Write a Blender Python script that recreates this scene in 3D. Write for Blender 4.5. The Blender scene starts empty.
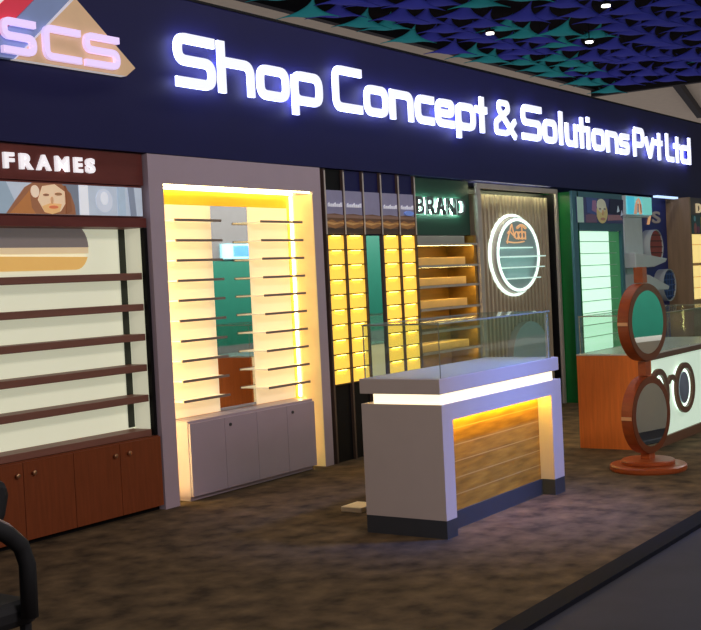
import bpy, bmesh, math, random
from mathutils import Vector, Matrix
random.seed(7)
scene = bpy.context.scene
COL = scene.collection
PI = math.pi

# ------------------------------------------------------------------ materials
def lin(c):
    def f(v):
        v = v / 255.0
        return v / 12.92 if v <= .04045 else ((v + .055) / 1.055) ** 2.4
    return (f(c[0]), f(c[1]), f(c[2]), 1.0)

def mat(name, rgb, rough=.5, metal=0.0, var=.08, scale=6.0, stretch=(1, 1, 1), emit=0.0, ecol=None, bump=0.0, spec=.5, rgb2=None, detail=4.0):
    m = bpy.data.materials.new(name); m.use_nodes = True
    nt = m.node_tree; N = nt.nodes; L = nt.links
    b = N['Principled BSDF']
    b.inputs['Roughness'].default_value = rough
    b.inputs['Metallic'].default_value = metal
    b.inputs['Specular IOR Level'].default_value = spec
    c = lin(rgb)
    tc = N.new('ShaderNodeTexCoord'); mp = N.new('ShaderNodeMapping'); mp.inputs['Scale'].default_value = stretch
    nz = N.new('ShaderNodeTexNoise'); nz.inputs['Scale'].default_value = scale; nz.inputs['Detail'].default_value = detail
    L.new(tc.outputs['Object'], mp.inputs['Vector']); L.new(mp.outputs['Vector'], nz.inputs['Vector'])
    rp = N.new('ShaderNodeValToRGB')
    rp.color_ramp.elements[0].position = .3; rp.color_ramp.elements[1].position = .7
    if rgb2 is None:
        rp.color_ramp.elements[0].color = tuple(v * (1 - var) for v in c[:3]) + (1,)
        rp.color_ramp.elements[1].color = tuple(min(1, v * (1 + var)) for v in c[:3]) + (1,)
    else:
        rp.color_ramp.elements[0].color = c; rp.color_ramp.elements[1].color = lin(rgb2)
    L.new(nz.outputs['Fac'], rp.inputs['Fac']); L.new(rp.outputs['Color'], b.inputs['Base Color'])
    if bump:
        bp_ = N.new('ShaderNodeBump'); bp_.inputs['Strength'].default_value = bump; bp_.inputs['Distance'].default_value = .01
        L.new(nz.outputs['Fac'], bp_.inputs['Height']); L.new(bp_.outputs['Normal'], b.inputs['Normal'])
    if emit:
        b.inputs['Emission Color'].default_value = lin(ecol or rgb)
        b.inputs['Emission Strength'].default_value = emit
    return m

def glass(name, tint=(246, 251, 248), refl=.16):
    m = bpy.data.materials.new(name); m.use_nodes = True
    nt = m.node_tree; N = nt.nodes; L = nt.links; N.clear()
    out = N.new('ShaderNodeOutputMaterial'); mx = N.new('ShaderNodeMixShader')
    tr = N.new('ShaderNodeBsdfTransparent'); tr.inputs['Color'].default_value = lin(tint)
    gl = N.new('ShaderNodeBsdfGlossy'); gl.inputs['Roughness'].default_value = .02
    lw = N.new('ShaderNodeLayerWeight'); lw.inputs['Blend'].default_value = .5
    pw = N.new('ShaderNodeMath'); pw.operation = 'POWER'; pw.inputs[1].default_value = 4
    ma = N.new('ShaderNodeMath'); ma.operation = 'MULTIPLY_ADD'; ma.inputs[1].default_value = .35; ma.inputs[2].default_value = .03
    L.new(lw.outputs['Facing'], pw.inputs[0]); L.new(pw.outputs[0], ma.inputs[0]); L.new(ma.outputs[0], mx.inputs['Fac']); L.new(tr.outputs[0], mx.inputs[1]); L.new(gl.outputs[0], mx.inputs[2])
    L.new(mx.outputs[0], out.inputs['Surface'])
    return m

M = {}
M['carpet'] = mat('carpet', (62, 51, 39), .95, var=.0, scale=6, rgb2=(114, 94, 69), bump=.3, spec=.1, detail=12)
M['carpet_edge'] = mat('carpet_edge', (20, 20, 30), .8, spec=.1)
M['aisle'] = mat('aisle_floor', (58, 56, 66), .7, scale=2, var=.15, spec=.2)
M['navy'] = mat('navy_fascia', (28, 28, 80), .55, var=.05, scale=2, spec=.3)
M['blackwall'] = mat('black_panel', (14, 13, 16), .6, spec=.2)
M['beige'] = mat('beige_ceiling', (232, 218, 194), .9, var=.04)
M['darkceil'] = mat('dark_ceiling', (34, 27, 30), .95, var=.4, scale=.9, spec=.1)
M['maroon'] = mat('maroon_laminate', (112, 54, 48), .45, var=.1, scale=3, stretch=(1, 1, 8), spec=.3)
M['redwood'] = mat('redwood_laminate', (128, 64, 34), .42, var=.13, scale=5, stretch=(10, 10, .8), spec=.35)
M['brownshelf'] = mat('brown_shelf', (136, 92, 78), .5, var=.08, stretch=(.5, 6, 6), spec=.3)
M['darkgreen'] = mat('dark_metal_post', (42, 48, 38), .5, spec=.3)
M['backlit'] = mat('backlit_panel', (222, 224, 200), .6, emit=.48, ecol=(222, 224, 196), var=.03)
M['frost'] = mat('white_side_panel', (222, 222, 200), .6, var=.03, emit=.4, ecol=(222, 222, 196))  # glow stands in for light falling on the cabinet's inner side
M['greycap'] = mat('grey_glow', (132, 122, 118), .4, var=.04, emit=.28)
M['tancap'] = mat('tan_glow', (222, 176, 98), .4, var=.06, emit=.5)
M['creamcap'] = mat('cream_glow', (238, 214, 170), .4, var=.04, emit=.35)
M['brass'] = mat('brass_knob', (205, 160, 120), .3, .8)
M['letterwhite'] = mat('white_letter', (240, 238, 240), .4, emit=.55, ecol=(250, 245, 250))
M['white'] = mat('white_laminate', (182, 164, 176), .38, var=.02, spec=.4)
M['cream'] = mat('cream_panel', (246, 226, 190), .55, var=.03, emit=.42, ecol=(255, 226, 176))
M['halowall'] = mat('yellow_halo_wall', (255, 196, 40), .6, var=.03)  # yellow LED halo on the back wall, put into its colour
M['acrylic'] = mat('cream_acrylic', (250, 236, 205), .3, emit=.35, ecol=(255, 230, 180))
M['greyedge'] = mat('grey_shelf', (142, 122, 112), .45, var=.05)
M['led_warm'] = mat('warm_led', (255, 240, 205), .5, emit=10, ecol=(255, 236, 160))
M['led_warm_soft'] = mat('soft_warm_led', (255, 240, 205), .5, emit=1.25, ecol=(255, 240, 200))
M['led_yellow'] = mat('yellow_led', (255, 220, 140), .5, emit=14, ecol=(255, 206, 84))
M['led_white'] = mat('white_led', (240, 255, 245), .5, emit=1.1, ecol=(224, 246, 232))
M['led_dim'] = mat('dim_led', (240, 255, 240), .5, emit=34, ecol=(236, 240, 190))
M['signface'] = mat('sign_letter_face', (120, 122, 140), .4, emit=.92, ecol=(238, 240, 255), var=.0)
M['signhalo'] = mat('sign_letter_side', (200, 205, 255), .4, emit=4.5, ecol=(186, 194, 255), var=.0)
M['logoface'] = mat('logo_letter_face', (226, 205, 250), .4, emit=.62, ecol=(226, 205, 250), var=.0)
M['logotan'] = mat('logo_tan', (226, 190, 150), .45, var=.06, emit=.2)
M['logoblue'] = mat('logo_blue', (140, 160, 205), .45, var=.05, emit=.12)
M['logored'] = mat('logo_red', (228, 62, 84), .45, var=.05, emit=.22)
M['logoedge'] = mat('logo_edge', (225, 215, 215), .4, emit=.5)
M['finm'] = mat('brown_fin', (84, 66, 58), .4, var=.1, spec=.4)
M['finlight'] = mat('pale_fin', (205, 194, 184), .35, .1)
M['cell'] = mat('yellow_cell', (250, 200, 60), .45, emit=.78, ecol=(255, 204, 82), var=.04)
M['cellshelf'] = mat('dark_cell_shelf', (70, 50, 20), .5)
M['mirror'] = mat('mirror_glass', (222, 226, 226), .02, 1.0, var=.0)
M['mirrordim'] = mat('dim_mirror_glass', (165, 178, 180), .04, 1.0, var=.0)
M['led_bar'] = mat('cool_led_bar', (220, 240, 250), .5, emit=1.4, ecol=(165, 190, 235))
M['led_counter'] = mat('counter_led', (255, 220, 140), .5, emit=34, ecol=(255, 214, 70))
M['led_shelf'] = mat('shelf_led', (255, 220, 140), .5, emit=17, ecol=(255, 222, 130))
M['led_fill'] = mat('warm_fill_led', (255, 240, 205), .5, emit=20, ecol=(255, 230, 150))
M['linercream'] = mat('cream_light_liner', (246, 226, 170), .55, emit=.14, ecol=(255, 226, 150))
M['disc'] = mat('grey_reflection_disc', (150, 162, 166), .12, var=.05, emit=.08, ecol=(150, 180, 180))  # grey reflection of the oval mirrors put into the colour, faintly glowing
M['darkgreenboard'] = mat('green_black_board', (22, 60, 48), .5, var=.05)
M['steel'] = mat('brushed_letter', (96, 92, 98), .35, .5)
M['halo_green'] = mat('halo_letter', (220, 255, 235), .5, emit=30, ecol=(196, 246, 222))
M['olive'] = mat('olive_back_panel', (150, 110, 40), .5, var=.12, scale=4, stretch=(.6, 4, 8))
M['tanblock'] = mat('tan_block', (240, 198, 124), .5, var=.06)
M['greyblock'] = mat('grey_block', (160, 160, 152), .5, var=.04)
M['darkshelf'] = mat('dark_shelf', (82, 66, 52), .45, var=.08)
M['slat'] = mat('grey_brown_slat', (186, 170, 148), .5, var=.12, scale=3, stretch=(20, 20, .7))
M['frame_grey'] = mat('grey_metal_frame', (176, 166, 160), .4, .1)
M['script'] = mat('orange_script', (236, 190, 146), .4, emit=.4, ecol=(250, 180, 120))
M['glassshelf'] = mat('lit_glass_shelf', (220, 250, 240), .25, emit=.55, ecol=(214, 250, 238))
M['emerald'] = mat('emerald_panel', (18, 112, 52), .25, var=.05, spec=.6)
M['teal'] = mat('teal_laminate', (66, 116, 132), .5, var=.05)
M['mintlit'] = mat('mint_backlit', (214, 250, 226), .5, emit=.85, ecol=(206, 250, 222), var=.02)
M['mintside'] = mat('mint_side', (96, 190, 124), .5, emit=.10, ecol=(96, 190, 124))
M['mintshelf'] = mat('pale_mint_shelf', (176, 220, 190), .3)
M['whitegrey'] = mat('white_grey_panel', (220, 228, 226), .5, var=.03)
M['bluewall'] = mat('blue_wall', (34, 54, 128), .5, var=.06)
M['nichered'] = mat('red_niche', (176, 74, 66), .5)
M['nichedark'] = mat('dark_red', (96, 38, 40), .5)
M['nicheblue'] = mat('navy_niche', (30, 52, 104), .5)
M['nichegrid'] = mat('blue_grid', (70, 104, 160), .5)
M['brownpanel'] = mat('brown_side_panel', (170, 140, 106), .5, var=.12, scale=3, stretch=(8, 8, .6))
M['greyhead'] = mat('grey_header', (86, 78, 82), .5)
M['creamlit'] = mat('cream_lit_tile', (250, 226, 150), .5, emit=.7, ecol=(255, 222, 138), var=.03)
M['counterwhite'] = mat('counter_white', (206, 190, 180), .4, var=.02, spec=.4)
M['plinth'] = mat('grey_plinth', (66, 68, 72), .4, .2, var=.05)
M['edgeglass'] = mat('glass_edge', (150, 152, 136), .2, var=.05)
M['glass'] = glass('clear_glass')
M['orange'] = mat('orange_veneer', (226, 122, 50), .4, var=.1, scale=5, stretch=(8, 8, .6), spec=.4)
M['railbrown'] = mat('brown_rail', (112, 74, 54), .42, var=.1, stretch=(.6, 8, 8))
M['topwhite'] = mat('pale_counter_top', (214, 216, 204), .25, var=.04)
M['lightbox'] = mat('pale_lightbox', (206, 226, 206), .5, emit=.5, ecol=(214, 236, 216), var=.04)
M['lens'] = mat('blue_grey_lens', (128, 140, 160), .15, .3)
M['standwood'] = mat('red_brown_wood', (158, 74, 33), .35, var=.12, scale=6, stretch=(2, 2, 6), spec=.5)
M['standdark'] = mat('dark_brown_rim', (112, 56, 28), .35, var=.1, spec=.5)
M['joint'] = mat('pale_joint', (226, 170, 120), .4)
M['chairblack'] = mat('black_upholstery', (12, 12, 16), .7, bump=.1)
M['chairarm'] = mat('grey_arm_top', (150, 132, 130), .35, .4)
M['adapter'] = mat('ivory_plastic', (238, 222, 190), .4)
M['sailteal'] = mat('teal_fabric', (46, 190, 196), .8, var=.12, scale=2)
M['sailblue'] = mat('blue_fabric', (72, 78, 212), .8, var=.15, scale=2)
M['beam'] = mat('dark_beam', (30, 24, 28), .7)
M['lampon'] = mat('ceiling_lamp_glow', (255, 250, 240), .5, emit=3)
M['boothgreen'] = mat('green_booth_wall', (8, 100, 80), .5, var=.05)
M['boothgrey'] = mat('grey_booth_wall', (112, 103, 102), .6, var=.04)
M['screenblue'] = mat('blue_video_screen', (80, 140, 220), .4, emit=.55, ecol=(70, 130, 225))
M['screencyan'] = mat('cyan_video_screen', (170, 230, 240), .4, emit=.45, ecol=(150, 220, 240))
M['black'] = mat('black_plastic', (10, 10, 10), .4)

# plank wood with printed board lines (surface pattern)
def planks(name):
    m = mat(name, (140, 94, 24), .5, scale=3.0, stretch=(1.2, 6, 9), rgb2=(190, 136, 44), detail=6)
    nt = m.node_tree; N = nt.nodes; L = nt.links; b = N['Principled BSDF']
    src = b.inputs['Base Color'].links[0].from_socket
    tc = N.new('ShaderNodeTexCoord'); sp = N.new('ShaderNodeSeparateXYZ'); L.new(tc.outputs['Object'], sp.inputs[0])
    a = N.new('ShaderNodeMath'); a.operation = 'MULTIPLY'; a.inputs[1].default_value = 1 / .098
    f = N.new('ShaderNodeMath'); f.operation = 'FRACT'
    g = N.new('ShaderNodeMath'); g.operation = 'LESS_THAN'; g.inputs[1].default_value = .07
    L.new(sp.outputs['Z'], a.inputs[0]); L.new(a.outputs[0], f.inputs[0]); L.new(f.outputs[0], g.inputs[0])
    mx = N.new('ShaderNodeMix'); mx.data_type = 'RGBA'
    L.new(g.outputs[0], mx.inputs['Factor']); L.new(src, mx.inputs['A']); mx.inputs['B'].default_value = lin((190, 148, 80))
    L.new(mx.outputs['Result'], b.inputs['Base Color'])
    return m
M['planks'] = planks('oak_planks')

_cm = {}
def cm(rgb, emit=0.0):
    k = (tuple(rgb), emit)
    if k not in _cm:
        _cm[k] = mat('print_%d_%d_%d' % tuple(rgb), rgb, .5, var=.06, scale=14, emit=emit)
    return _cm[k]

# ------------------------------------------------------------------ builders
OFF = {}
class MB:
    def __init__(s): s.v = []; s.f = []; s.m = []
    def add(s, vs, fs, mi=0):
        n = len(s.v); s.v += [tuple(p) for p in vs]
        for f in fs: s.f.append([i + n for i in f]); s.m.append(mi)
        return s
    def box(s, x0, x1, y0, y1, z0, z1, mi=0):
        return s.add([(x0, y0, z0), (x1, y0, z0), (x1, y1, z0), (x0, y1, z0), (x0, y0, z1), (x1, y0, z1), (x1, y1, z1), (x0, y1, z1)],
                     [(0, 3, 2, 1), (4, 5, 6, 7), (0, 1, 5, 4), (1, 2, 6, 5), (2, 3, 7, 6), (3, 0, 4, 7)], mi)
    def prism(s, pts, y0, y1, mi=0, side=None, axis='y'):
        n = len(pts)
        def P(a, b, d): return (a, d, b) if axis == 'y' else ((a, b, d) if axis == 'z' else (d, a, b))
        vs = [P(a, b, y0) for a, b in pts] + [P(a, b, y1) for a, b in pts]
        s.add(vs, [tuple(range(n)), tuple(range(2 * n - 1, n - 1, -1))], mi)
        k = len(s.v) - 2 * n
        for i in range(n):
            j = (i + 1) % n
            s.f.append([k + i, k + n + i, k + n + j, k + j]); s.m.append(mi if side is None else side)
        return s
    def ell(s, cx, cz, rx, rz, y0, y1, mi=0, side=None, n=48, axis='y'):
        return s.prism([(cx + rx * math.cos(2 * PI * i / n), cz + rz * math.sin(2 * PI * i / n)) for i in range(n)], y0, y1, mi, side, axis)
    def ring(s, cx, cz, ox, oz, ix, iz, y0, y1, mi=0, n=64, inner=None):
        vs = []
        for i in range(n):
            c, t = math.cos(2 * PI * i / n), math.sin(2 * PI * i / n)
            vs += [(cx + ox * c, y0, cz + oz * t), (cx + ix * c, y0, cz + iz * t), (cx + ix * c, y1, cz + iz * t), (cx + ox * c, y1, cz + oz * t)]
        for q in range(4):
            fs = []
            for i in range(n):
                a, b = 4 * i, 4 * ((i + 1) % n)
                fs.append((a + q, b + q, b + (q + 1) % 4, a + (q + 1) % 4))
            if q == 0:
                s.add(vs, fs, mi); base = len(s.v) - len(vs)
            else:
                for f in fs: s.f.append([base + i for i in f]); s.m.append(inner if (inner is not None and q == 1) else mi)
        return s
    def tube(s, pts, r, n=8, mi=0):
        pts = [Vector(p) for p in pts]; rings = []
        for i, p in enumerate(pts):
            d = (pts[min(i + 1, len(pts) - 1)] - pts[max(i - 1, 0)]).normalized()
            a = d.cross(Vector((0, 0, 1)))
            if a.length < .05: a = d.cross(Vector((1, 0, 0)))
            a.normalize(); b = d.cross(a)
            rr = r[i] if isinstance(r, (list, tuple)) else r
            rings.append([p + (a * math.cos(2 * PI * k / n) + b * math.sin(2 * PI * k / n)) * rr for k in range(n)])
        vs = [v for g in rings for v in g]; fs = []
        for i in range(len(pts) - 1):
            for k in range(n):
                fs.append((i * n + k, i * n + (k + 1) % n, (i + 1) * n + (k + 1) % n, (i + 1) * n + k))
        fs.append(tuple(range(n - 1, -1, -1))); fs.append(tuple((len(pts) - 1) * n + k for k in range(n)))
        return s.add(vs, fs, mi)
    def lathe(s, prof, cx, cy, n=48, mi=0):
        vs = [(cx + r * math.cos(2 * PI * k / n), cy + r * math.sin(2 * PI * k / n), z) for r, z in prof for k in range(n)]
        fs = []
        for i in range(len(prof) - 1):
            for k in range(n):
                fs.append((i * n + k, i * n + (k + 1) % n, (i + 1) * n + (k + 1) % n, (i + 1) * n + k))
        fs.append(tuple(range(n - 1, -1, -1))); fs.append(tuple((len(prof) - 1) * n + k for k in range(n)))
        return s.add(vs, fs, mi)
    def xf(s, mtx):
        s.v = [tuple(mtx @ Vector(p)) for p in s.v]; return s
    def build(s, name, mats, parent=None, bevel=0.0, smooth=False, origin=None):
        if not isinstance(mats, (list, tuple)): mats = [mats]
        off = Vector(OFF.get(parent.name, (0, 0, 0))) if parent else Vector(origin or (0, 0, 0))
        me = bpy.data.meshes.new(name)
        me.from_pydata([tuple(Vector(p) - off) for p in s.v], [], s.f)
        for m_ in mats: me.materials.append(m_)
        for p, i in zip(me.polygons, s.m): p.material_index = i
        bm = bmesh.new(); bm.from_mesh(me); bmesh.ops.recalc_face_normals(bm, faces=bm.faces); bm.to_mesh(me); bm.free()
        if smooth:
            for p in me.polygons: p.use_smooth = True
        o = bpy.data.objects.new(name, me); COL.objects.link(o)
        if parent: o.parent = parent
        else: o.location = off
        OFF[o.name] = tuple(off)
        if bevel:
            b = o.modifiers.new('bevel', 'BEVEL'); b.width = bevel; b.segments = 2; b.limit_method = 'ANGLE'
        return o
def B(x0, x1, y0, y1, z0, z1, mi=0): return MB().box(x0, x1, y0, y1, z0, z1, mi)

def thing(name, label, cat, loc, group=None):
    o = bpy.data.objects.new(name, None); COL.objects.link(o); o.location = loc
    o.empty_display_size = .1
    o['label'] = label; o['category'] = cat
    if group: o['group'] = group
    OFF[o.name] = tuple(loc)
    return o
def tag(o, label, cat, group=None):
    o['label'] = label; o['category'] = cat
    if group: o['group'] = group
    return o
def struct(o): o['kind'] = 'structure'; return o

def font_mesh(txt, size, extrude=.01, offset=0.0):
    c = bpy.data.curves.new('txt', 'FONT'); c.body = txt; c.size = size; c.extrude = extrude; c.offset = offset
    o = bpy.data.objects.new('txt', c); COL.objects.link(o)
    dg = bpy.context.evaluated_depsgraph_get(); dg.update()
    me = bpy.data.meshes.new_from_object(o.evaluated_get(dg))
    vs = [tuple(v.co) for v in me.vertices]; fs = [tuple(p.vertices) for p in me.polygons]
    bpy.data.objects.remove(o); bpy.data.curves.remove(c); bpy.data.meshes.remove(me)
    return vs, fs
def letter_box(ch, x0, x1, z0, z1, yc, depth, m, parent, name='letter', offset=.02, z1cap=True):
    """one letter of the built-in face fitted to a rectangle of the wall"""
    vs, fs = font_mesh(ch, 1.0, 1.0, offset)
    ax0 = min(v[0] for v in vs); ax1 = max(v[0] for v in vs); az0 = min(v[1] for v in vs); az1 = max(v[1] for v in vs)
    sx = (x1 - x0) / (ax1 - ax0); sz = (z1 - z0) / (az1 - az0)
    mb = MB()
    mb.add([(x0 + (v[0] - ax0) * sx, yc + (depth / 2 if v[2] < 0 else -depth / 2), z0 + (v[1] - az0) * sz) for v in vs], fs)
    return mb.build(name, m, parent)

# square techno stroke letters for the shop sign
def rounded(pts, r, closed=False):
    pts = [Vector((p[0], p[1])) for p in pts]; out = []
    n = len(pts)
    for i in range(n):
        if not closed and i in (0, n - 1): out.append(pts[i]); continue
        p, a, b = pts[i], pts[(i - 1) % n], pts[(i + 1) % n]
        rr = min(r, (a - p).length * .49, (b - p).length * .49)
        s, e = p + (a - p).normalized() * rr, p + (b - p).normalized() * rr
        for k in range(7):
            t = k / 6
            out.append(s * (1 - t) ** 2 + p * 2 * t * (1 - t) + e * t * t)
    return out
def ribbon(mb, pts, t, y0, y1, closed=False, r=.09):
    P = rounded(pts, r, closed); n = len(P); L_, R_ = [], []
    for i in range(n):
        if closed: a, b = P[(i - 1) % n], P[(i + 1) % n]
        else: a, b = P[max(i - 1, 0)], P[min(i + 1, n - 1)]
        d = (b - a).normalized(); nn = Vector((-d.y, d.x)) * t / 2
        L_.append(P[i] + nn); R_.append(P[i] - nn)
    vs = []
    for i in range(n): vs += [(L_[i].x, y0, L_[i].y), (R_[i].x, y0, R_[i].y), (R_[i].x, y1, R_[i].y), (L_[i].x, y1, L_[i].y)]
    base = len(mb.v); mb.v += vs
    for i in range(n if closed else n - 1):
        a, b = base + 4 * i, base + 4 * ((i + 1) % n)
        for q in range(4):
            mb.f.append([a + q, b + q, b + (q + 1) % 4, a + (q + 1) % 4]); mb.m.append(0 if q == 0 else 1)
    if not closed:
        e = base + 4 * (n - 1)
        mb.f.append([base, base + 3, base + 2, base + 1]); mb.m.append(1)
        mb.f.append([e, e + 1, e + 2, e + 3]); mb.m.append(1)
def sign_letter(ch, x0, x1, zb, cap, t, y0, y1, parent, mats, xr=.70):
    W = x1 - x0; tx = min(t, W * .42); l, r = tx / 2, W - tx / 2
    b, T = t / 2, cap - t / 2; xh = cap * xr - t / 2; mid = cap * .5
    S = []; C = []
    if ch in 'Ss':
        h = T if ch == 'S' else xh; md = (h + b) / 2
        S.append([(W, h), (l, h), (l, md), (r, md), (r, b), (0.02 * W, b)])
    elif ch == 'h': S += [[(l, 0), (l, cap)], [(l, xh), (r, xh), (r, 0)]]
    elif ch == 'o': C.append([(l, b), (r, b), (r, xh), (l, xh)])
    elif ch == 'p': C.append([(l, b), (r, b), (r, xh), (l, xh)]); S.append([(l, -cap * .22), (l, xh)])
    elif ch in 'Cc':
        h = T if ch == 'C' else xh; S.append([(W, h), (l, h), (l, b), (W, b)])
    elif ch == 'n': S += [[(l, 0), (l, xh + t / 2)], [(l, xh), (r, xh), (r, 0)]]
    elif ch == 'u': S += [[(r, 0), (r, xh + t / 2)], [(l, xh + t / 2), (l, b), (r, b)]]
    elif ch == 'e': S.append([(l, (xh + b) / 2), (r, (xh + b) / 2), (r, xh), (l, xh), (l, b), (W, b)])
    elif ch == 't': S += [[(W * .55, 0), (W * .55, cap * .95)], [(0, xh), (W, xh)]]
    elif ch == 'l': S.append([(W * .5, cap), (W * .5, 0)])
    elif ch == 'i': S += [[(W / 2, 0), (W / 2, xh + t / 2)], [(W / 2, cap * .84), (W / 2, cap)]]
    elif ch == 'P': S += [[(l, 0), (l, T)], [(l, T), (r, T), (r, cap * .42), (l, cap * .42)]]
    elif ch == 'v': S.append([(l, xh + t / 2), (W / 2, t * .3), (r, xh + t / 2)])
    elif ch == 'L': S.append([(l, cap), (l, b), (W, b)])
    elif ch == 'd': C.append([(l, b), (r, b), (r, xh), (l, xh)]); S.append([(r, 0), (r, cap)])
    elif ch == '&': S.append([(W * .98, 0), (W * .22, cap * .72), (W * .24, T), (W * .62, T), (W * .66, cap * .72), (l, cap * .36), (l, b), (W * .6, b), (W * .98, cap * .46)])
    mb = MB()
    rad = cap * (.20 if ch not in 'v&' else .09)
    for k, p in enumerate(S): ribbon(mb, [(x0 + a, zb + c) for a, c in p], t if ch != '&' else t * .8, y0 + k * .001, y1, False, rad)
    for p in C: ribbon(mb, [(x0 + a, zb + c) for a, c in p], t, y0, y1, True, rad)
    return mb.build('letter', mats, parent)

def pic(name, parent, x0, x1, z0, z1, y, bg, polys, emit=0.0):
    """a flat printed picture: a board with printed colour fields"""
    mats = [cm(bg, emit)]; mb = B(x0, x1, y, y + .012, z0, z1)
    for k, (c, pts) in enumerate(polys):
        m_ = cm(c, emit)
        if m_ not in mats: mats.append(m_)
        q = [(x0 + u * (x1 - x0), z0 + v * (z1 - z0)) for u, v in pts]
        mb.prism(q, y - .0012 * (k + 1), y + .001, mats.index(m_))
    return mb.build(name, mats, parent)
def el(cx, cy, rx, ry, n=20, a0=0, a1=2 * PI):
    return [(cx + rx * math.cos(a0 + (a1 - a0) * i / n), cy + ry * math.sin(a0 + (a1 - a0) * i / n)) for i in range(n)]

# ------------------------------------------------------------------ setting
struct(B(-3, 30, -3.30, 1.2, -.06, 0).build('floor', M['carpet']))
struct(B(-3, 30, -3.42, -3.30, -.06, .004).build('trim_1', M['carpet_edge']))
struct(B(-6, 34, -12, -3.42, -.08, -.02).build('floor.001', M['aisle']))
struct(B(2.5, 20, .62, .74, 0, 3.45).build('wall_back', M['blackwall']))
struct(B(-4, 80, -12, 75, 6.75, 6.85).build('ceiling', M['beige']))
CX1, CY1 = 30.0, 6.75
struct(B(2, CX1, -10, CY1, 6.42, 6.5).build('ceiling.001', M['darkceil']))
struct(B(2, CX1, CY1 - .05, CY1 + .1, 6.15, 6.6).build('trim_2', M['beam']))
struct(B(CX1 - .1, CX1 + .1, -10, CY1 + .1, 6.0, 6.6).build('trim_3', M['beam']))
d = Vector((7.2, 1.75, 0)); nrm = Vector((-d.y, d.x, 0)).normalized() * .1
p0, p1 = Vector((32.3, 5.5, 0)), Vector((41.5, 7.75, 0))
struct(MB().prism([((p0 - nrm).x, (p0 - nrm).y), ((p1 - nrm).x, (p1 - nrm).y), ((p1 + nrm).x, (p1 + nrm).y), ((p0 + nrm).x, (p0 + nrm).y)], 6.5, 6.74, axis='z').build('trim_4', M['beam']))
# booth across the aisle, seen in the mirrors
struct(MB().box(11, 34, -7.2, -7.0, 0, .5, 1).box(11, 16.9, -7.2, -7.0, .5, 1.93, 0).box(16.9, 34, -7.2, -7.0, .5, 2.6, 0)
       .box(11, 16.9, -7.2, -7.0, 1.93, 3.3, 1).box(16.9, 34, -7.2, -7.0, 2.6, 3.3, 1).build('wall_opposite', [M['boothgreen'], M['boothgrey']]))

# ------------------------------------------------------------------ sails
def sail_mesh(name, m):
    n = 10; vs = []; fs = []
    for i in range(n + 1):
        for j in range(n + 1):
            u, v = i / n * 2 - 1, j / n * 2 - 1
            px = u * (1 - .42 * (1 - v * v) * abs(u)); py = v * (1 - .42 * (1 - u * u) * abs(v))
            vs.append((px * .39, py * .39, -.10 * (1 - u * u) * (1 - v * v) + .12 * u * v))
    for i in range(n):
        for j in range(n):
            a = i * (n + 1) + j; fs.append((a, a + 1, a + n + 2, a + n + 1))
    o = MB().add(vs, fs).build(name, m, smooth=True)
    s = o.modifiers.new('thick', 'SOLIDIFY'); s.thickness = .012
    return o
teal0 = sail_mesh('fabric_sail', M['sailteal']); blue0 = sail_mesh('fabric_sail', M['sailblue'])
for o_ in (teal0, blue0):
    MB().tube([(0, 0, -.1), (0, 0, .325)], .005, 6).build('cord', M['beam'], o_)
first = {0: True, 1: True}
gx = 0
rnd = random.Random(11)
x = 13.2
while x < 30:
    y = .6
    while y < 6.75:
        t = 1 if (math.sin(x * .9 + 1.0) * math.cos(y * 1.25 + x * .33) > .28 or y > 5.9) and rnd.random() < .8 else 0
        if rnd.random() < .92:
            src = teal0 if t else blue0
            if first[t]: o = src; first[t] = False
            else:
                o = src.copy(); COL.objects.link(o)
                for c_ in list(src.children):
                    k_ = c_.copy(); COL.objects.link(k_); k_.parent = o
            o.location = (x + rnd.uniform(-.01, .01), y + rnd.uniform(-.01, .01), 6.10 + rnd.uniform(-.1, .1))
            o.rotation_euler = (0, rnd.uniform(-.06, .06), rnd.uniform(-.05, .05))
            tag(o, ('teal' if t else 'blue') + ' four-pointed fabric sail stretched below the dark hall ceiling', 'fabric sail', ('teal' if t else 'blue') + ' ceiling sails')
        y += .79
    x += .80
for (lx, ly, lab) in ((19.56, 2.17, 'small bright ceiling lamp at the very top edge, above the end of the sign'),
                      (22.4, 3.69, 'small ceiling lamp glowing among blue sails, above the second word from the end'),
                      (20.1, 4.67, 'faint small ceiling lamp between sails above the ampersand of the sign')):
    t = thing('ceiling_lamp', lab, 'lamp', (lx, ly, 5.92))
    MB().ell(lx, ly, .075, .075, 5.92, 5.95, axis='z', n=20).build('diffuser', M['lampon'], t)
    MB().ell(lx, ly, .09, .09, 5.951, 6.0, axis='z', n=20).build('housing', M['beam'], t)
    MB().tube([(lx, ly, 6.0), (lx, ly, 6.42)], .012).build('hanging_rod', M['beam'], t)

# ------------------------------------------------------------------ fascia sign
sg = thing('shop_sign', 'long navy fascia board with glowing white shop name across the whole stand', 'sign', (11, 0, 2.42))
B(2.6, 19.5, 0, .45, 2.425, 3.525).build('fascia_board', M['navy'], sg)
B(2.6, 19.5, -.004, .46, 3.527, 3.545).build('top_edge', M['blackwall'], sg)
NAME = [('S', 6.215, 6.66), ('h', 6.675, 7.1), ('o', 7.12, 7.53), ('p', 7.55, 7.97), ('C', 8.11, 8.55), ('o', 8.57, 8.96), ('n', 8.98, 9.38), ('c', 9.41, 9.75), ('e', 9.77, 10.13), ('p', 10.16, 10.55), ('t', 10.55, 10.80), ('&', 10.94, 11.44), ('S', 11.56, 12.06), ('o', 12.09, 12.45), ('l', 12.47, 12.64), ('u', 12.67, 13.0), ('t', 13.0, 13.24), ('i', 13.25, 13.39), ('o', 13.43, 13.82), ('n', 13.86, 14.24), ('s', 14.28, 14.60), ('P', 14.74, 15.13), ('v', 15.14, 15.52), ('t', 15.52, 15.80), ('L', 15.93, 16.24), ('t', 16.24, 16.5), ('d', 16.52, 16.93)]
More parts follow.
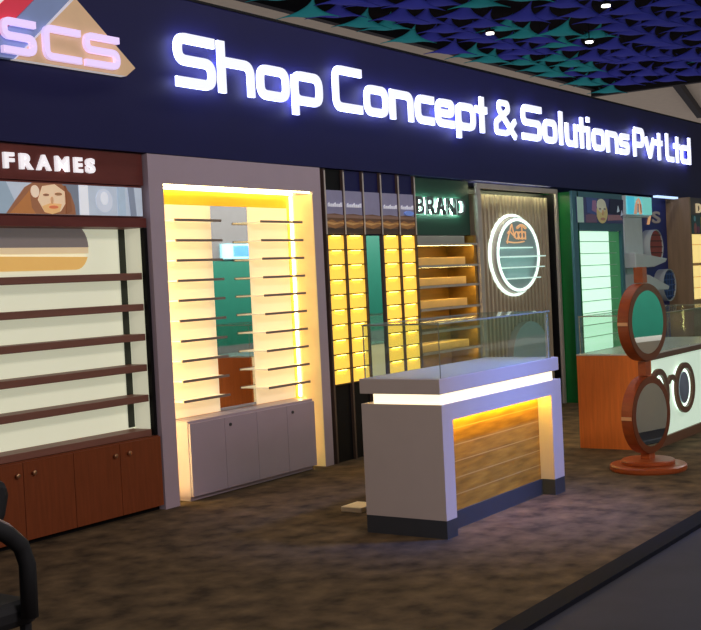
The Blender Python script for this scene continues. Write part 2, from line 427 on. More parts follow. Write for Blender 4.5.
for ch, a, b in NAME:
    sign_letter(ch, a + .012, b - .012, 2.895, .375, .070, -.07, -.045, sg, [M['signface'], M['signhalo']])

lg = thing('logo_sign', 'triangular tan, blue and red logo board with pale letters at left fascia end', 'sign', (5.1, -.03, 2.91))
MB().prism([(5.344, 3.35), (5.844, 2.971), (5.757, 2.909), (4.84, 2.909)], -.055, -.004, 0, 1).build('tan_triangle', [M['logotan'], M['logoedge']], lg)
MB().prism([(5.30, 3.352), (5.31, 3.34), (4.835, 2.909), (4.60, 2.909), (5.09, 3.352)], -.045, -.004).build('blue_band', M['logoblue'], lg)
MB().prism([(5.085, 3.352), (4.595, 2.909), (4.40, 2.909), (4.91, 3.352)], -.043, -.004).build('red_band', M['logored'], lg)
MB().prism([(4.905, 3.352), (4.395, 2.909), (4.375, 2.909), (4.885, 3.352)], -.041, -.004).build('pale_edge', M['logoedge'], lg)
for ch, a, b in (('S', 4.725, 4.985), ('C', 5.045, 5.345), ('S', 5.377, 5.68)):
    sign_letter(ch, a, b, 2.932, .212, .042, -.085, -.058, lg, [M['logoface'], M['logoface']])

# ------------------------------------------------------------------ brown FRAMES unit
fc = thing('display_cabinet', 'brown wall cabinet headed FRAMES with wide shelves, left of the white display', 'display cabinet', (4.76, .2, 0))
XA, XB = 3.56, 5.955
hd = B(XA, XB, .04, .3, 2.205, 2.42).build('header_board', M['maroon'], fc)
for ch, a, b in (('F', 4.745, 4.852), ('R', 4.876, 5.008), ('A', 5.016, 5.160), ('M', 5.178, 5.318), ('E', 5.345, 5.440), ('S', 5.452, 5.555)):
    o = letter_box(ch, 4.775 + (a - 4.745) * .93, 4.775 + (b - .023 - 4.745) * .93, 2.266, 2.362, .029, .02, M['letterwhite'], hd, offset=.022 if ch == 'M' else .045)
woman = [((150, 170, 186), [(0, 0), (.36, 0), (.30, 1), (0, 1)]), ((120, 128, 142), [(.57, 0), (.65, 0), (.65, 1), (.57, 1)]), ((236, 240, 246), [(.655, 0), (.70, 0), (.70, 1), (.655, 1)]),
         ((206, 214, 228), el(.785, .5, .045, .40)), ((232, 238, 246), el(.785, .58, .02, .22)), ((170, 190, 208), [(.86, 0), (.9, 0), (.9, 1), (.86, 1)]), ((130, 140, 158), [(.93, 0), (.96, 0), (.95, 1), (.92, 1)])]
x0p = 4.30
pw = [(c, p) for c, p in woman]
U = lambda xx: (xx - x0p) / (5.935 - x0p)
hair = [(U(4.78), 0), (U(4.84), .35), (U(4.93), .85), (U(4.99), 1), (U(5.22), 1), (U(5.29), .7), (U(5.32), .3), (U(5.325), 0)]
pw += [((150, 100, 70), hair), ((176, 116, 66), [(U(4.80), 0), (U(4.9), .45), (U(4.96), .75), (U(4.97), .2), (U(5.0), 0)]), ((236, 206, 170), [(U(5.02), .45), (U(5.06), .9), (U(5.16), .98), (U(5.24), .75), (U(5.24), .35), (U(5.2), .1), (U(5.13), .0), (U(5.07), .06)]),
       ((232, 184, 122), [(U(5.05), .25), (U(5.12), .36), (U(5.21), .34), (U(5.19), .08), (U(5.13), .0), (U(5.07), .06)]), ((238, 216, 190), el(U(5.0), .72, .02, .2)), ((160, 116, 80), el(U(5.185), .66, .018, .05)), ((150, 106, 78), el(U(5.085), .62, .014, .04)),
       ((206, 160, 120), el(U(5.13), .45, .006, .12)), ((216, 120, 80), el(U(5.14), .23, .022, .05)), ((138, 88, 58), [(U(5.24), .95), (U(5.28), .6), (U(5.285), .1), (U(5.24), .02), (U(5.25), .5)])]
pic('poster', fc, x0p, 5.935, 1.998, 2.188, .038, (186, 198, 212), pw, emit=.38)
B(XA, 5.945, .0505, .09, 1.99, 2.2).build('poster_backing', M['maroon'], fc)
B(XA, XB, .03, .24, 1.922, 1.985).build('top_board', M['maroon'], fc)
B(XA, 5.93, .225, .25, .5, 1.92).build('back_panel', M['backlit'], fc)
B(5.935, 5.958, .071, .25, .512, 1.92).build('side_panel', M['frost'], fc)
B(5.876, 5.928, .212, .223, .565, 1.92).build('corner_post', M['darkgreen'], fc)
B(5.933, 5.962, .035, .07, .512, 1.92).build('front_stile', M['blackwall'], fc)
cap = lambda z0, z1, n=10: None
c1 = [(4.0, 1.655)] + [(5.475 + .115 * math.sin(a), 1.80 - .145 * math.cos(a)) for a in [PI * k / 14 for k in range(15)]] + [(4.0, 1.945)]  # capsule mirror: its grey, cream and tan reflection painted as glowing zones
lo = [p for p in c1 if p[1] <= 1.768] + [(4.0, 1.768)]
MB().prism([(4.0, 1.80)] + [p for p in c1 if p[1] >= 1.80 and p[0] > 4.01] + [(4.0, 1.945)], .212, .224).build('upper_reflection', M['greycap'], fc)
MB().prism([(4.0, 1.655)] + [p for p in c1 if p[1] < 1.76 and p[0] > 4.01] + [(4.0, 1.76)], .212, .224).build('lower_reflection', M['tancap'], fc)
MB().prism([(4.0, 1.76), (5.587, 1.76), (5.589, 1.80), (4.0, 1.80)], .212, .224).build('reflection_band', M['creamcap'], fc)
for z in (1.595, 1.385, 1.182, .975, .768):
    B(XA, 5.92, .06, .223, z - .024, z + .022).build('shelf', M['brownshelf'], fc, bevel=.003)
B(XA, 5.92, .05, .223, .512, .556).build('bottom_ledge', M['brownshelf'], fc, bevel=.003)
B(XA, 5.955, .022, .6, .03, .51).build('base_body', M['redwood'], fc)
B(XA, 5.955, .05, .6, 0, .03).build('toe_kick', M['blackwall'], fc)
edges = [3.565, 3.965, 4.365, 4.766, 5.166, 5.566, 5.952]
for k in range(6):
    a, b = edges[k], edges[k + 1]
    dr = B(a + .002, b - .002, .0, .02, .035, .505).build('door', M['redwood'], fc, bevel=.002)
    kx = b - .058 if k % 2 == 0 else a + .068
    MB().tube([(kx, -.002, .436), (kx, -.012, .436), (kx, -.018, .436), (kx, -.028, .436), (kx, -.03, .436)], [.006, .006, .014, .014, .008], 12).build('knob', M['brass'], dr, smooth=True)

# ------------------------------------------------------------------ white display
wd = thing('display_stand', 'tall white framed display glowing warm inside, with two columns of thin shelves', 'display stand', (6.96, .2, 0))
MB().prism([(5.966, 0), (6.108, 0), (6.108, 2.222), (7.842, 2.222), (7.842, 0), (7.954, 0), (7.954, 2.42), (5.966, 2.42)], 0, .26).build('frame', M['white'], wd)
B(6.108, 7.842, .23, .26, 0, 2.222).build('back_wall', M['halowall'], wd)
B(7.834, 7.8418, .003, .189, .003, 2.203).build('side_liner', M['linercream'], wd)  # added liners: LED light on the inner walls put into colour and glow
B(6.1082, 6.116, .121, .19, .003, 2.203).build('side_liner', M['linercream'], wd)
B(6.15, 6.806, .195, .21, .57, 2.100).build('back_panel', M['cream'], wd)
B(7.238, 7.74, .195, .21, .57, 2.100).build('back_panel', M['cream'], wd)
B(6.806, 7.238, .197, .21, .57, 2.100).build('mirror', M['mirror'], wd)
B(6.112, 7.838, .20, .212, 2.21, 2.221).build('led_strip', M['led_warm'], wd)
B(7.826, 7.840, .212, .228, .57, 2.2).build('led_strip', M['led_warm'], wd)
B(6.110, 6.124, .212, .228, .57, 2.2).build('led_strip', M['led_warm'], wd)
B(6.1085, 6.122, .10, .12, .05, 2.2).build('led_strip', M['led_fill'], wd)  # fill strip added out of view behind the left post
B(7.822, 7.8335, .17, .185, .04, .55).build('led_strip', M['led_warm'], wd)  # strip added low in the right gap to brighten the inner wall
B(6.12, 7.83, .02, .032, 2.211, 2.2215).build('led_strip', M['led_warm'], wd)
for z in (1.98, 1.836, 1.695, 1.552, 1.412, 1.269, 1.126, .985, .842, .700):
    for a, b in ((6.262, 6.76), (7.225, 7.755)):
        s_ = B(a, b, .0605, .194, z - .004, z + .004).build('shelf', M['acrylic'], wd)
        B(a, b, .05, .06, z - .009, z + .009).build('shelf_edge', M['greyedge'], s_)
B(6.245, 7.725, .02, .229, .03, .565).build('base_body', M['white'], wd)
B(6.26, 7.71, .04, .229, 0, .03).build('toe_kick', M['white'], wd)
e4 = [6.247, 6.62, 6.99, 7.36, 7.723]
for k in range(4):
    dr = B(e4[k] + .0015, e4[k + 1] - .0015, 0, .018, .033, .548).build('door', M['white'], wd, bevel=.0015)
    if k in (1, 3):
        kx = e4[k] + .06 if k == 1 else e4[k] + .07
        MB().ell(kx, .492, .012, .012, -.008, .001, n=14).build('lock', M['plinth'], dr)

# ------------------------------------------------------------------ yellow cell display
td = thing('cell_display', 'narrow wall display of glowing yellow cells between brown fins, with a mirror column', 'display stand', (8.7, .1, 0))
fx = [7.995, 8.265, 8.555, 8.832, 9.120, 9.398]
for k, xx in enumerate(fx):
    B(xx - .011, xx + .011, -.014, .1, .0, 2.415).build('fin', M['finm'], td)
    B(xx - .010, xx + .004, -.020, -.0145, 1.88, 2.40).build('lit_fin_edge', M['finlight'], td)  # light caught on the upper fin edges, painted as a pale strip
for k in range(5):
    a, b = fx[k] + .013, fx[k + 1] - .013
    B(a, b, .01, .1, 1.882, 2.415).build('header_panel', M['blackwall'] if k == 0 else M['navy'], td)
    w = [((104, 74, 56), [(0, 0), (1, 0), (1, .44), (.5, .47), (0, .45)]), ((62, 46, 38), [(0, 0), (1, 0), (1, .13), (0, .13)]), ((70, 52, 40), [(0, 0), (1, 0), (1, .1), (0, .06)]), ((150, 104, 60), [(0, .18), (.5, .12), (1, .2), (1, .32), (.6, .27), (.3, .33), (0, .27)]), ((196, 150, 90), [(0, .24), (.4, .2), (.8, .25), (1, .23), (1, .27), (.5, .25), (0, .28)]),
         ((132, 102, 88), [(0, .37), (1, .36), (1, .43), (0, .44)])]
    if k != 2:
        for q in range(7):
            u = .12 + q * .115; w.append(((226, 226, 236), [(u, .62), (u + .07, .62), (u + .07, .62 + (.07 if q % 3 else .1)), (u, .68)]))
    if k == 4: w.append(((120, 150, 230), el(.6, .52, .3, .06)))
    pic('picture', td, a, b, 1.885, 2.244, -.004, (132, 128, 156), w, emit=.2)
rows = [1.872 - .1235 * i for i in range(11)]
for k in (0, 1, 3, 4):
    a, b = fx[k] + .0125, fx[k + 1] - .0125
    for i in range(10):
        z1, z0 = rows[i], rows[i + 1]
        c = B(a, b, .004, .02, z0 + .009, z1 - .001).build('cell', M['cell'], td)
        B(a, b, -.012, .02, z0, z0 + .008).build('cell_shelf', M['cellshelf'], td)
        B(a + .06, b - .06, -.010, -.004, z1 - .006, z1 - .002).build('cell_led', M['led_yellow'], c)
a, b = fx[2] + .0125, fx[3] - .0125
B(a, b, .002, .02, .64, 1.87).build('mirror', M['mirror'], td)
B(fx[0] - .011, fx[5] + .011, .102, .13, .0, 2.41).build('back_board', M['blackwall'], td)
for k in range(5):
    B(fx[k] + .0125, fx[k + 1] - .0125, .01, .09, .0, .63).build('base_panel', M['blackwall'], td)

# ------------------------------------------------------------------ BRAND display
bd = thing('brand_display', 'dark wall display headed BRAND in halo-lit letters above warm-lit shelves', 'display stand', (9.98, .2, 0))
hb = B(9.42, 10.545, .06, .34, 1.885, 2.415).build('header_board', M['darkgreenboard'], bd)
for ch, a, b in (('B', 9.46, 9.60), ('R', 9.645, 9.81), ('A', 9.83, 10.00), ('N', 10.025, 10.19), ('D', 10.215, 10.385)):
    letter_box(ch, a, b, 2.075, 2.235, .018, .026, M['steel'], hb, offset=.014)
    letter_box(ch, a + .004, b - .004, 2.079, 2.231, .036, .006, M['halo_green'], hb, name='letter_halo', offset=.015)
B(10.50, 10.545, -.0, .34, 0, 1.88).build('side_panel', M['olive'], bd)
B(9.42, 10.499, .31, .34, 0, 1.88).build('back_panel', M['olive'], bd)
for k, z in enumerate((1.80, 1.595, 1.405, 1.195, .985, .79)):
    s = B(9.425, 10.498, .0, .305, z - .012, z + .003).build('shelf', M['darkshelf'], bd)
    B(9.44, 10.48, .006, .03, z - .019, z - .0125).build('led_strip', M['led_shelf'], s)
    B(9.425, 10.56, -.012, -.0005, z - .019, z + .003).build('shelf_edge', M['frame_grey'], s)
B(9.43, 10.49, .02, .30, .0, .5).build('base_cabinet', M['blackwall'], bd)
for z, m_, lab in ((1.81, 'greyblock', 'pale grey display block on the top shelf just under the BRAND header'),
                   (1.605, 'tanblock', 'tan display block on the second shelf down below the BRAND header'),
                   (1.415, 'tanblock', 'tan display block on the third shelf down below the BRAND header'),
                   (1.205, 'tanblock', 'tan display block on the fourth shelf down below the BRAND header'),
                   (.80, 'tanblock', 'lowest tan display block of the BRAND shelves, seen through the showcase glass')):
    tag(B(9.45, 10.38, .035, .25, z - .0065, z + .066).build('display_block', M[m_], bevel=.004, origin=(9.9, .14, z)), lab, 'display block', 'display blocks on the BRAND shelves')

# ------------------------------------------------------------------ slatted panel with oval mirrors
sd = thing('slatted_display', 'tall grey slatted display panel with a glowing oval shelf mirror', 'display panel', (11.5, .05, 0))
MB().prism([(10.565, 0), (10.63, 0), (10.63, 2.345), (12.405, 2.345), (12.405, 0), (12.45, 0), (12.45, 2.395), (10.565, 2.395)], -.03, .0).build('frame', M['frame_grey'], sd)
B(12.385, 12.404, .0005, .119, 0, 2.344).build('side_liner', M['blackwall'], sd)
B(10.63, 12.405, .12, .16, 0, 2.345).build('back_board', M['blackwall'], sd)
xs = 10.66
while xs < 12.30:
    B(xs, xs + .036, .04, .119, .0, 2.30).build('slat', M['slat'], sd); xs += .085
B(10.65, 12.36, .018, .032, 2.350, 2.362).build('led_strip', M['led_dim'], sd)
ox, oz = 11.41, 1.675
MB().ring(ox, oz, .537, .432, .510, .405, .02, .045).build('outer_light_ring', M['led_white'], sd)
om = MB().ell(ox, oz, .50, .395, -.03, .053, 0, 1).build('oval_mirror', [M['disc'], M['frame_grey']], sd)
MB().ring(ox, oz, .49, .385, .456, .355, -.042, -.031).build('inner_light_ring', M['led_white'], om)
mb = MB()
def sc(pts, r=.007): mb.tube([(p[0], -.038, p[1]) for p in pts], r, 6)
bx, bz = 11.17, 1.845
def cur(f, n=24): return [f(k / n) for k in range(n + 1)]
sc(cur(lambda t: (bx - .02 + .12 * t, bz - .05 + .20 * t ** .8)))
sc(cur(lambda t: (bx + .10 + .05 * t, bz + .15 - .14 * t)))
sc(cur(lambda t: (bx + .0 + .17 * t, bz + .055 + .02 * math.sin(t * 6))))
for q in (.20, .29, .37):
    sc(cur(lambda t, q=q: (bx + q + .04 * math.cos(2 * PI * t), bz + .035 + .036 * math.sin(2 * PI * t))))
    sc(cur(lambda t, q=q: (bx + q + .04, bz + .075 - .085 * t + (.06 if q == .29 else 0) * (1 - t))))
sc(cur(lambda t: (bx + .22 + .20 * t, bz + .11 + .03 * math.sin(t * PI))), .014)
sc(cur(lambda t: (bx - .03 + .40 * t, bz - .03 - .012 * math.sin(t * PI))), .008)
mb.build('script_logo', M['script'], om)
for z, a, b in ((1.75, 11.0, 11.80), (1.655, 11.02, 11.90), (1.543, 11.06, 11.86), (1.43, 11.14, 11.76)):
    B(a - .08, b - .10, -.16 if z < 1.7 else -.06, -.0305, z - .006, z + .006).build('glass_shelf', M['glassshelf'], om)
lm = MB().ell(11.62, .60, .43, .365, -.03, .053, 0, 1).build('lower_mirror', [M['disc'], M['frame_grey']], sd)

# ------------------------------------------------------------------ teal and green cabinet
gd = thing('green_display', 'tall teal-fronted cabinet with emerald side, lit white shelves and a face poster', 'display cabinet', (13.1, 0, 0))
Yt = -.25
B(12.47, 12.50, Yt, .3, 0, 2.36).build('side_panel', M['emerald'], gd)
MB().prism([(12.34, 0), (12.46, 0), (12.46, 1.925), (13.72, 1.925), (13.72, 0), (13.79, 0), (13.79, 2.36), (12.34, 2.36)], Yt, Yt + .03).build('front_frame', M['teal'], gd)
face = [((176, 214, 200), [(0, 0), (.13, 0), (.13, 1), (0, 1)]), ((110, 84, 110), [(.17, 0), (.4, 0), (.4, .4), (.17, .3)]), ((64, 84, 140), [(.2, .4), (.42, .3), (.42, 1), (.2, 1)]), ((150, 110, 150), [(.3, .5), (.4, .4), (.4, .9), (.32, .9)]),
        ((206, 190, 130), el(.52, .42, .12, .44)), ((214, 214, 190), el(.51, .7, .10, .28)), ((180, 130, 110), el(.53, .16, .05, .06)), ((120, 110, 110), el(.47, .57, .022, .035)), ((120, 110, 110), el(.57, .57, .022, .035)), ((196, 160, 120), el(.53, .42, .02, .12)),
        ((20, 24, 60), [(.66, .4), (.98, .3), (1, 1), (.7, 1)]), ((150, 110, 120), [(.64, .1), (.98, .14), (.9, .35), (.66, .34)]), ((200, 220, 236), [(.84, .45), (.9, .5), (.87, .75)]), ((190, 200, 220), [(.92, .3), (.98, .35), (.95, .55)])]
pic('poster', gd, 12.43, 13.76, 2.012, 2.295, Yt - .014, (60, 66, 110), face, emit=.12)
B(12.50, 13.45, -.2, -.19, 0, 1.92).build('lit_panel', M['mintlit'], gd)
MB().add([(13.45, -.2, 0), (13.79, -.218, 0), (13.79, -.218, 1.92), (13.45, -.2, 1.92), (13.45, -.19, 0), (13.79, -.208, 0), (13.79, -.208, 1.92), (13.45, -.19, 1.92)], [(0, 1, 2, 3), (4, 5, 6, 7), (0, 1, 5, 4), (3, 2, 6, 7), (1, 2, 6, 5), (0, 3, 7, 4)]).build('side_return', M['mintside'], gd)
for k in range(9):
    z = 1.80 - k * .135
    B(12.52, 13.60, -.232, -.22, z - .004, z + .004).build('shelf', M['mintshelf'], gd)

# ------------------------------------------------------------------ screen, white column, blue wall
tv = thing('video_screen', 'small cyan screen with a pair of hands, above the white column', 'screen', (14.9, -.02, 2.14))
B(14.46, 15.34, -.03, .05, 2.145, 2.39).build('screen_body', M['whitegrey'], tv)
hands = [((70, 190, 215), [(.0, 0), (.3, 0), (.28, 1), (0, 1)]), ((120, 206, 196), [(.65, 0), (1, 0), (1, 1), (.6, 1)]), ((200, 150, 120), [(.24, 0), (.36, 0), (.40, .5), (.44, .9), (.38, .86), (.30, .5)]), ((214, 160, 124), [(.58, 0), (.46, 0), (.46, .5), (.44, .95), (.51, .86), (.57, .5)]),
         ((120, 60, 60), [(.40, .1), (.43, .1), (.44, .6), (.42, .6)]), ((110, 50, 44), [(.52, .1), (.55, .1), (.53, .6), (.5, .6)])]
pic('screen_picture', tv, 14.475, 15.325, 2.158, 2.38, -.046, (110, 205, 215), hands, emit=.55)
wc = thing('white_column', 'white display column with two white wing shelves, under the small cyan screen', 'display column', (14.6, 0, 0))
B(14.42, 15.02, -.02, .075, 0, 2.12).build('column', M['whitegrey'], wc)
B(14.40, 15.18, -.06, .07, 2.121, 2.136).build('column_cap', M['whitegrey'], wc)
MB().prism([(14.15, 1.475), (14.15, 1.66), (14.6, 1.63), (15.28, 1.575), (15.20, 1.53), (14.8, 1.475)], -.25, -.021).build('shelf', M['whitegrey'], wc, bevel=.01)
MB().prism([(14.35, 1.19), (14.35, 1.40), (14.62, 1.375), (15.32, 1.215), (15.28, 1.17)], -.25, -.021).build('shelf', M['whitegrey'], wc, bevel=.01)
bw = thing('blue_panel', 'dark blue wall panel with a grey letter, behind the white column', 'wall panel', (15.0, .1, 0))
B(13.8, 16.212, .08, .12, 0, 2.41).build('panel', M['bluewall'], bw)
letter_box('S', 15.64, 15.93, 2.06, 2.22, .066, .02, M['greycap'], bw)
letter_box('/', 15.45, 15.6, 2.04, 2.20, .066, .02, M['script'], bw)
B(15.36, 16.15, -.12, -.06, 2.385, 2.41).build('light_bar', M['led_bar'], bw)
def niche(cx, cz, ry, m1, m2, label, grid):
    t = thing('round_display', label, 'round display', (cx, .03, cz))
    MB().ring(cx, cz, .25, ry, .243, ry * .965, -.06, .079).build('rim', M['whitegrey'], t)
    MB().ell(cx, cz, .234, ry * .925, -.045, .03).build('front_disc', m1, t)
    for k in range(5):
        zz = cz - ry * .68 + k * ry * .34; hw = .225 * math.sqrt(max(.05, 1 - ((zz - cz) / ry) ** 2))
        B(cx - hw, cx + hw, -.058, -.0455, zz - .008, zz + .008).build('cross_bar', m2, t)
    if grid:
        for k in (-1, 0, 1): B(cx + k * .1 - .008, cx + k * .1 + .008, -.057, -.046, cz - ry * .8, cz + ry * .8).build('upright_bar', m2, t)
niche(15.42, 1.737, .228, M['nichered'], M['nichedark'], 'round white-rimmed display with a red striped face on the blue panel', False)
niche(15.86, 1.218, .217, M['nicheblue'], M['nichegrid'], 'round white-rimmed display with a blue grid face, low on the blue panel', True)

# ------------------------------------------------------------------ last brown cabinet
ld = thing('display_cabinet', 'brown cabinet at the right edge with cream lit tiles beside the blue panel', 'display cabinet', (17.2, 0, 0))
B(16.22, 16.27, Yt, .3, 0, 2.40).build('side_panel', M['brownpanel'], ld)
h2 = B(16.27, 18.4, Yt + .01, Yt + .06, 1.90, 2.40).build('header_board', M['greyhead'], ld)
letter_box('D', 16.49, 16.70, 2.19, 2.32, Yt - .004, .02, M['creamcap'], h2)
pic('picture', ld, 16.29, 18.2, 1.905, 2.16, Yt - .004, (44, 76, 78), [((150, 90, 84), el(.07, .28, .03, .3)), ((110, 170, 180), el(.06, .8, .02, .15)), ((190, 170, 90), [(.19, .1), (.4, .1), (.4, .9), (.19, .9)]), ((120, 60, 90), el(.13, .2, .03, .2))], emit=.08)
B(16.27, 18.4, Yt + .02, Yt + .05, 0, 1.897).build('back_panel', M['brownpanel'], ld)
for zt, zb in ((1.893, 1.755), (1.745, 1.50), (1.46, 1.31), (1.30, 1.16), (1.15, 1.0)):
    B(16.29, 17.3, Yt + .005, Yt + .019, zb, zt).build('lit_tile', M['creamlit'], ld)
    B(17.32, 18.35, Yt + .005, Yt + .019, zb, zt).build('lit_tile', M['creamlit'], ld)

# ------------------------------------------------------------------ white showcase counter
sc1 = thing('showcase_counter', 'white counter with glass case on top, glowing band and plank front, in the centre', 'counter', (6.67, -1.99, 0))
x0, x1, y0, y1 = 5.868, 7.468, -2.262, -1.715
MB().prism([(x0, .105), (5.988, .105), (5.988, .668), (7.312, .668), (7.312, .105), (x1, .105), (x1, .765), (x0, .765)], y0, y1).build('body', M['counterwhite'], sc1)
B(x0 - .012, x1 - .02, y0, y1, .826, .914).build('top_slab', M['counterwhite'], sc1, bevel=.003)
B(x0 + .02, x1 - .09, y0 + .018, y1 - .075, .766, .825).build('light_band', M['led_warm_soft'], sc1)
B(x0 + .10, x1 - .09, y1 - .0745, y1 - .02, .766, .825).build('rear_support', M['black'], sc1)
MB().prism([(x0, 0), (5.988, 0), (5.988, .03), (7.312, .03), (7.312, 0), (x1, 0), (x1, .104), (7.312, .104), (5.988, .104), (x0, .104)], y0, y1).build('plinth', M['plinth'], sc1) if False else \
    MB().box(x0, 5.988, y0, y1, 0, .104).box(7.312, x1, y0, y1, 0, .104).box(5.9881, 7.3119, y0 + .09, y1, 0, .104).build('plinth', M['plinth'], sc1)
B(5.99, 7.31, y0 + .10, y0 + .125, .105, .667).build('plank_panel', M['planks'], sc1)
B(6.0, 7.30, y0 + .055, y0 + .075, .655, .667).build('led_strip', M['led_counter'], sc1)
gt, gb = 1.228, .9145
gx0, gx1, gy0, gy1 = x0 + .03, x1 - .115, y0 + .012, y1 - .012
def pane(bx_, parent, edge, name='glass_pane'):
    a = MB().box(*bx_); i = edge
    for k in range(len(a.m)): a.m[k] = 1
    d_ = [bx_[1] - bx_[0], bx_[3] - bx_[2], bx_[5] - bx_[4]]; ax = d_.index(min(d_))
    for k in {0: (3, 5), 1: (2, 4), 2: (0, 1)}[ax]: a.m[k] = 0
    return a.build(name, [M['glass'], M['edgeglass']], parent)
pane((gx0, gx1, gy0, gy0 + .006, gb, gt - .007), sc1, 1)
pane((gx0, gx1, gy1 - .006, gy1, gb, gt - .007), sc1, 1)
pane((gx0, gx0 + .006, gy0 + .0065, gy1 - .0065, gb, gt - .007), sc1, 1)
pane((gx1 - .006, gx1, gy0 + .0065, gy1 - .0065, gb, gt - .007), sc1, 1)
pane((gx0 - .004, gx1 + .004, gy0 - .004, gy1 + .004, gt - .0065, gt + .003), sc1, 1)
B(gx1 - .02, gx1 - .0065, gy0 + .007, gy0 + .022, gb, gt - .007).build('corner_post', M['finlight'], sc1)

# ------------------------------------------------------------------ wooden counter with spectacles light box
wc2 = thing('wooden_counter', 'orange-brown wooden counter with glass top and lit front bearing large spectacles, at right', 'counter', (10.3, -1.87, 0))
X0, X1, Y0, Y1 = 9.325, 11.5, -2.192, -1.56
B(X0, X0 + .03, Y0, Y1, 0, .772).build('end_panel', M['orange'], wc2)
B(X1 - .03, X1, Y0, Y1, 0, .772).build('end_panel', M['orange'], wc2)
B(X0 + .0305, X1 - .0305, Y1 - .03, Y1, 0, .772).build('back_panel', M['cream'], wc2)
B(X0 - .004, X1, Y0 - .004, Y1, .773, .786).build('counter_top', M['topwhite'], wc2)
B(X0 + .0305, X1 - .0305, Y0, Y0 + .03, .728, .772).build('top_rail', M['railbrown'], wc2)
B(X0 + .0305, X1 - .0305, Y0, Y0 + .03, .0, .078).build('bottom_rail', M['railbrown'], wc2)
B(X0 + .0305, X1 - .0305, Y0 + .02, Y0 + .035, .0785, .7275).build('light_panel', M['lightbox'], wc2)
sp = MB()
for cx_, ox_ in ((9.44, .225), (10.065, .24)): sp.ring(cx_, .44, ox_, .215, ox_ - .06, .165, Y0 - .035, Y0 - .012)
sp.prism([(9.645, .53), (9.71, .578), (9.79, .578), (9.85, .53), (9.84, .505), (9.79, .535), (9.73, .535), (9.68, .505)], Y0 - .034, Y0 - .013)
ss = sp.build('spectacles_emblem', M['railbrown'], wc2)
for cx_ in (9.44, 10.065): MB().ell(cx_, .44, .125, .135, Y0 - .02, Y0 - .012).build('lens', M['lens'], ss)
for cx_ in (9.44, 10.065): MB().ring(cx_, .44, .195, .19, .175, .17, Y0 - .008, Y0 + .018).build('halo_light', M['led_white'], ss)
q0, q1, r0, r1, zz0, zz1 = X0 + .03, X1 - .03, Y0 + .01, Y1 - .02, .7865, 1.10
pane((q0, q1, r0, r0 + .006, zz0, zz1 - .007), wc2, 1)
pane((q0, q1, r1 - .006, r1, zz0, zz1 - .007), wc2, 1)
pane((q0, q0 + .006, r0 + .0065, r1 - .0065, zz0, zz1 - .007), wc2, 1)
pane((q1 - .006, q1, r0 + .0065, r1 - .0065, zz0, zz1 - .007), wc2, 1)
pane((q0 - .003, q1 + .003, r0 - .003, r1 + .003, zz1 - .0065, zz1 + .002), wc2, 1)

# ------------------------------------------------------------------ spectacles mirror stand
mx_, my_ = 8.47, -2.47
ms = thing('mirror_stand', 'red-brown wooden floor mirror shaped like upright spectacles on a round base', 'mirror', (mx_, my_, 0))
ANG = math.radians(-8)
ROT = Matrix.Translation((mx_, my_, 0)) @ Matrix.Rotation(ANG, 4, 'Z') @ Matrix.Translation((-mx_, -my_, 0))
bs = MB().lathe([(.272, 0), (.278, .012), (.278, .035), (.268, .045), (.0, .045)], mx_, my_).build('base', M['standwood'], ms)
MB().lathe([(.19, .0455), (.195, .052), (.195, .07), (.186, .078), (.0, .078)], mx_, my_).build('base_step', M['standwood'], bs)
B(mx_ - .04, mx_ + .04, my_ - .035, my_ + .035, .0785, .125).xf(ROT).build('foot_post', M['standwood'], ms)
for cz in (.405, 1.085):
    rm = MB().ring(mx_, cz, .284, .284, .238, .238, my_ - .042, my_ + .042, inner=1).xf(ROT).build('rim', [M['standwood'], M['standdark']], ms)
    MB().ring(mx_, cz, .281, .281, .232, .232, my_ - .048, my_ - .0425).xf(ROT).build('rim_face', M['standdark'], rm)
    MB().ell(mx_, cz, .231, .231, my_ - .047, my_ - .02).xf(ROT).build('mirror', M['mirror'], rm)
    MB().ell(mx_, cz, .236, .236, my_ + .0, my_ + .04).xf(ROT).build('rear_panel', M['standwood'], rm)
    B(mx_ - .290, mx_ - .2835, my_ - .04, my_ + .04, cz - .012, cz + .012).xf(ROT).build('joint', M['joint'], rm)
B(mx_ - .036, mx_ + .036, my_ - .03, my_ + .03, .692, .798).xf(ROT).build('bridge', M['standwood'], ms)
B(mx_ - .032, mx_ + .032, my_ - .036, my_ + .036, 1.372, 1.488).xf(ROT).build('top_post', M['standwood'], ms)

# ------------------------------------------------------------------ black chair at the left edge
cx0, cy0 = 2.40, -2.5
ch = thing('armchair', 'black armchair with grey-topped curved arm, cut by the lower left corner', 'chair', (cx0, cy0, 0))
def arm(dy):
    pts = [(2.34, cy0 + dy, .765), (2.46, cy0 + dy, .765), (2.54, cy0 + dy, .748), (2.60, cy0 + dy, .712), (2.65, cy0 + dy, .665), (2.672, cy0 + dy, .60), (2.67, cy0 + dy, .42)]
    a_ = MB().tube(pts, .03, 10).build('arm', M['chairblack'], ch, smooth=True)
    MB().tube([(p[0], p[1], p[2] + .028) for p in pts[:5]], .012, 8).build('arm_top', M['chairarm'], a_, smooth=True)
arm(.0); arm(.56)
bk = MB().prism([(2.30, .42), (2.42, .42), (2.50, .6), (2.60, .68), (2.655, .76), (2.675, .83), (2.665, .88), (2.59, .91), (2.40, .90), (2.32, .7)], cy0 + .06, cy0 + .50).build('backrest', M['chairblack'], ch, bevel=.03)
MB().box(2.33, 2.74, cy0 + .03, cy0 + .53, .38, .47).build('seat', M['chairblack'], ch, bevel=.03)
for (lx, ly) in ((2.36, .5), (2.36, .06), (2.70, .5), (2.70, .06)):
    MB().tube([(lx, cy0 + ly, 0), (lx, cy0 + ly, .385)], [.016, .02], 8).build('leg', M['chairblack'], ch)

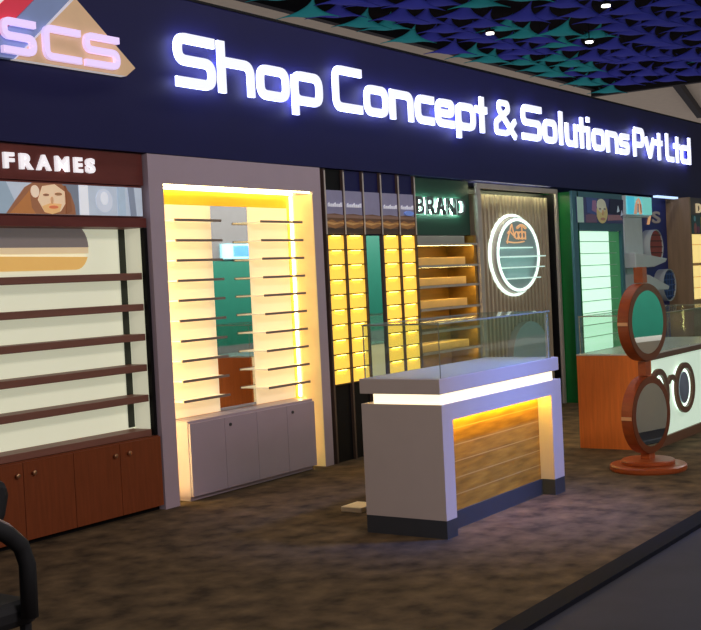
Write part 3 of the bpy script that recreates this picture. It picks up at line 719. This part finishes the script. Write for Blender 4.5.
# small ivory box on the carpet
ad = MB().box(6.33, 6.52, -1.36, -1.20, 0, .035).build('floor_socket', M['adapter'], bevel=.006, origin=(6.42, -1.28, 0))
tag(ad, 'small ivory flat box on the carpet behind the left corner of the white counter', 'floor box')

# ------------------------------------------------------------------ things seen only in the mirrors
bs2 = thing('wall_screen', 'blue video screen on the booth across the aisle, seen in the white display mirror', 'screen', (15.9, -6.95, 1.95))
B(15.3, 16.85, -6.995, -6.95, 1.95, 2.2).build('screen_body', M['screencyan'], bs2)
B(15.6, 16.8, -6.949, -6.94, 1.99, 2.17).build('screen_picture', M['screenblue'], bs2)
oc = thing('aisle_counter', 'plain white counter across the aisle, seen only in the lower stand mirror', 'counter', (10.2, -4.15, -.02))
B(9.0, 11.4, -4.4, -3.9, -.02, .80).build('body', M['counterwhite'], oc)
MB().ell(9.85, .45, .02, .02, -3.91, -3.8995, n=16).build('lock', M['black'], oc)

# ------------------------------------------------------------------ lights
w = bpy.data.worlds.new('hall'); scene.world = w; w.use_nodes = True
bg = w.node_tree.nodes['Background']; bg.inputs['Color'].default_value = (.185, .168, .178, 1); bg.inputs['Strength'].default_value = 1.05
def area(name, loc, target, sx, sy, power, color, spread=180):
    l = bpy.data.lights.new(name, 'AREA'); l.shape = 'RECTANGLE'; l.size = sx; l.size_y = sy; l.energy = power; l.color = color; l.spread = math.radians(spread)
    o = bpy.data.objects.new(name, l); COL.objects.link(o); o.location = loc
    dv = Vector(target) - Vector(loc); o.rotation_euler = dv.to_track_quat('-Z', 'Y').to_euler()
    return o
area('aisle_fill', (3.0, -9.5, 5.2), (6.5, -1, 1.2), 3, 1, 260, (1, .90, .88))  # unseen fill added high at the front to lift the pale fronts
area('blue_wash', (7.7, -4.7, 4.6), (6.7, -2.35, .5), .8, .4, 15, (.09, .22, 1.0), 30)  # unseen blue light added overhead to tint the counter front
area('hall_fill', (9.5, -1.2, 5.8), (9.5, -2.6, 0), 5, .4, 70, (1, .95, .9))  # unseen overhead fill added to brighten the aisle counter in the mirror
area('booth_wash', (18, -5.0, 3.4), (18, -7, 1.2), 15, .2, 720, (.95, 1, .95))  # unseen strip added to brighten the green wall for the mirrors

# ------------------------------------------------------------------ camera
F = 1202.423; yaw = 0.968312; pitch = -0.029202; roll = -0.049285; D = 5.7049
yaw = math.radians(55.48018); pitch = math.radians(-1.673163); roll = math.radians(-2.823832)
f = Vector((math.sin(yaw) * math.cos(pitch), math.cos(yaw) * math.cos(pitch), math.sin(pitch)))
r0_ = Vector((math.cos(yaw), -math.sin(yaw), 0)); u0 = r0_.cross(f)
r_ = r0_ * math.cos(roll) + u0 * math.sin(roll); u_ = u0 * math.cos(roll) - r0_ * math.sin(roll)
cam = bpy.data.cameras.new('camera'); co = bpy.data.objects.new('camera', cam); COL.objects.link(co)
cam.sensor_width = 36; cam.sensor_fit = 'HORIZONTAL'; cam.lens = F * 36 / 701; cam.clip_end = 200
mt = Matrix((r_, u_, -f)).transposed().to_4x4(); mt.translation = (0, -D, 1.5); co.matrix_world = mt
scene.camera = co
scene.cycles.transparent_max_bounces = 32
vs_ = scene.view_settings
vs_.view_transform = 'Standard'; vs_.look = 'None'; vs_.exposure = .18; vs_.gamma = 1; vs_.use_curve_mapping = False
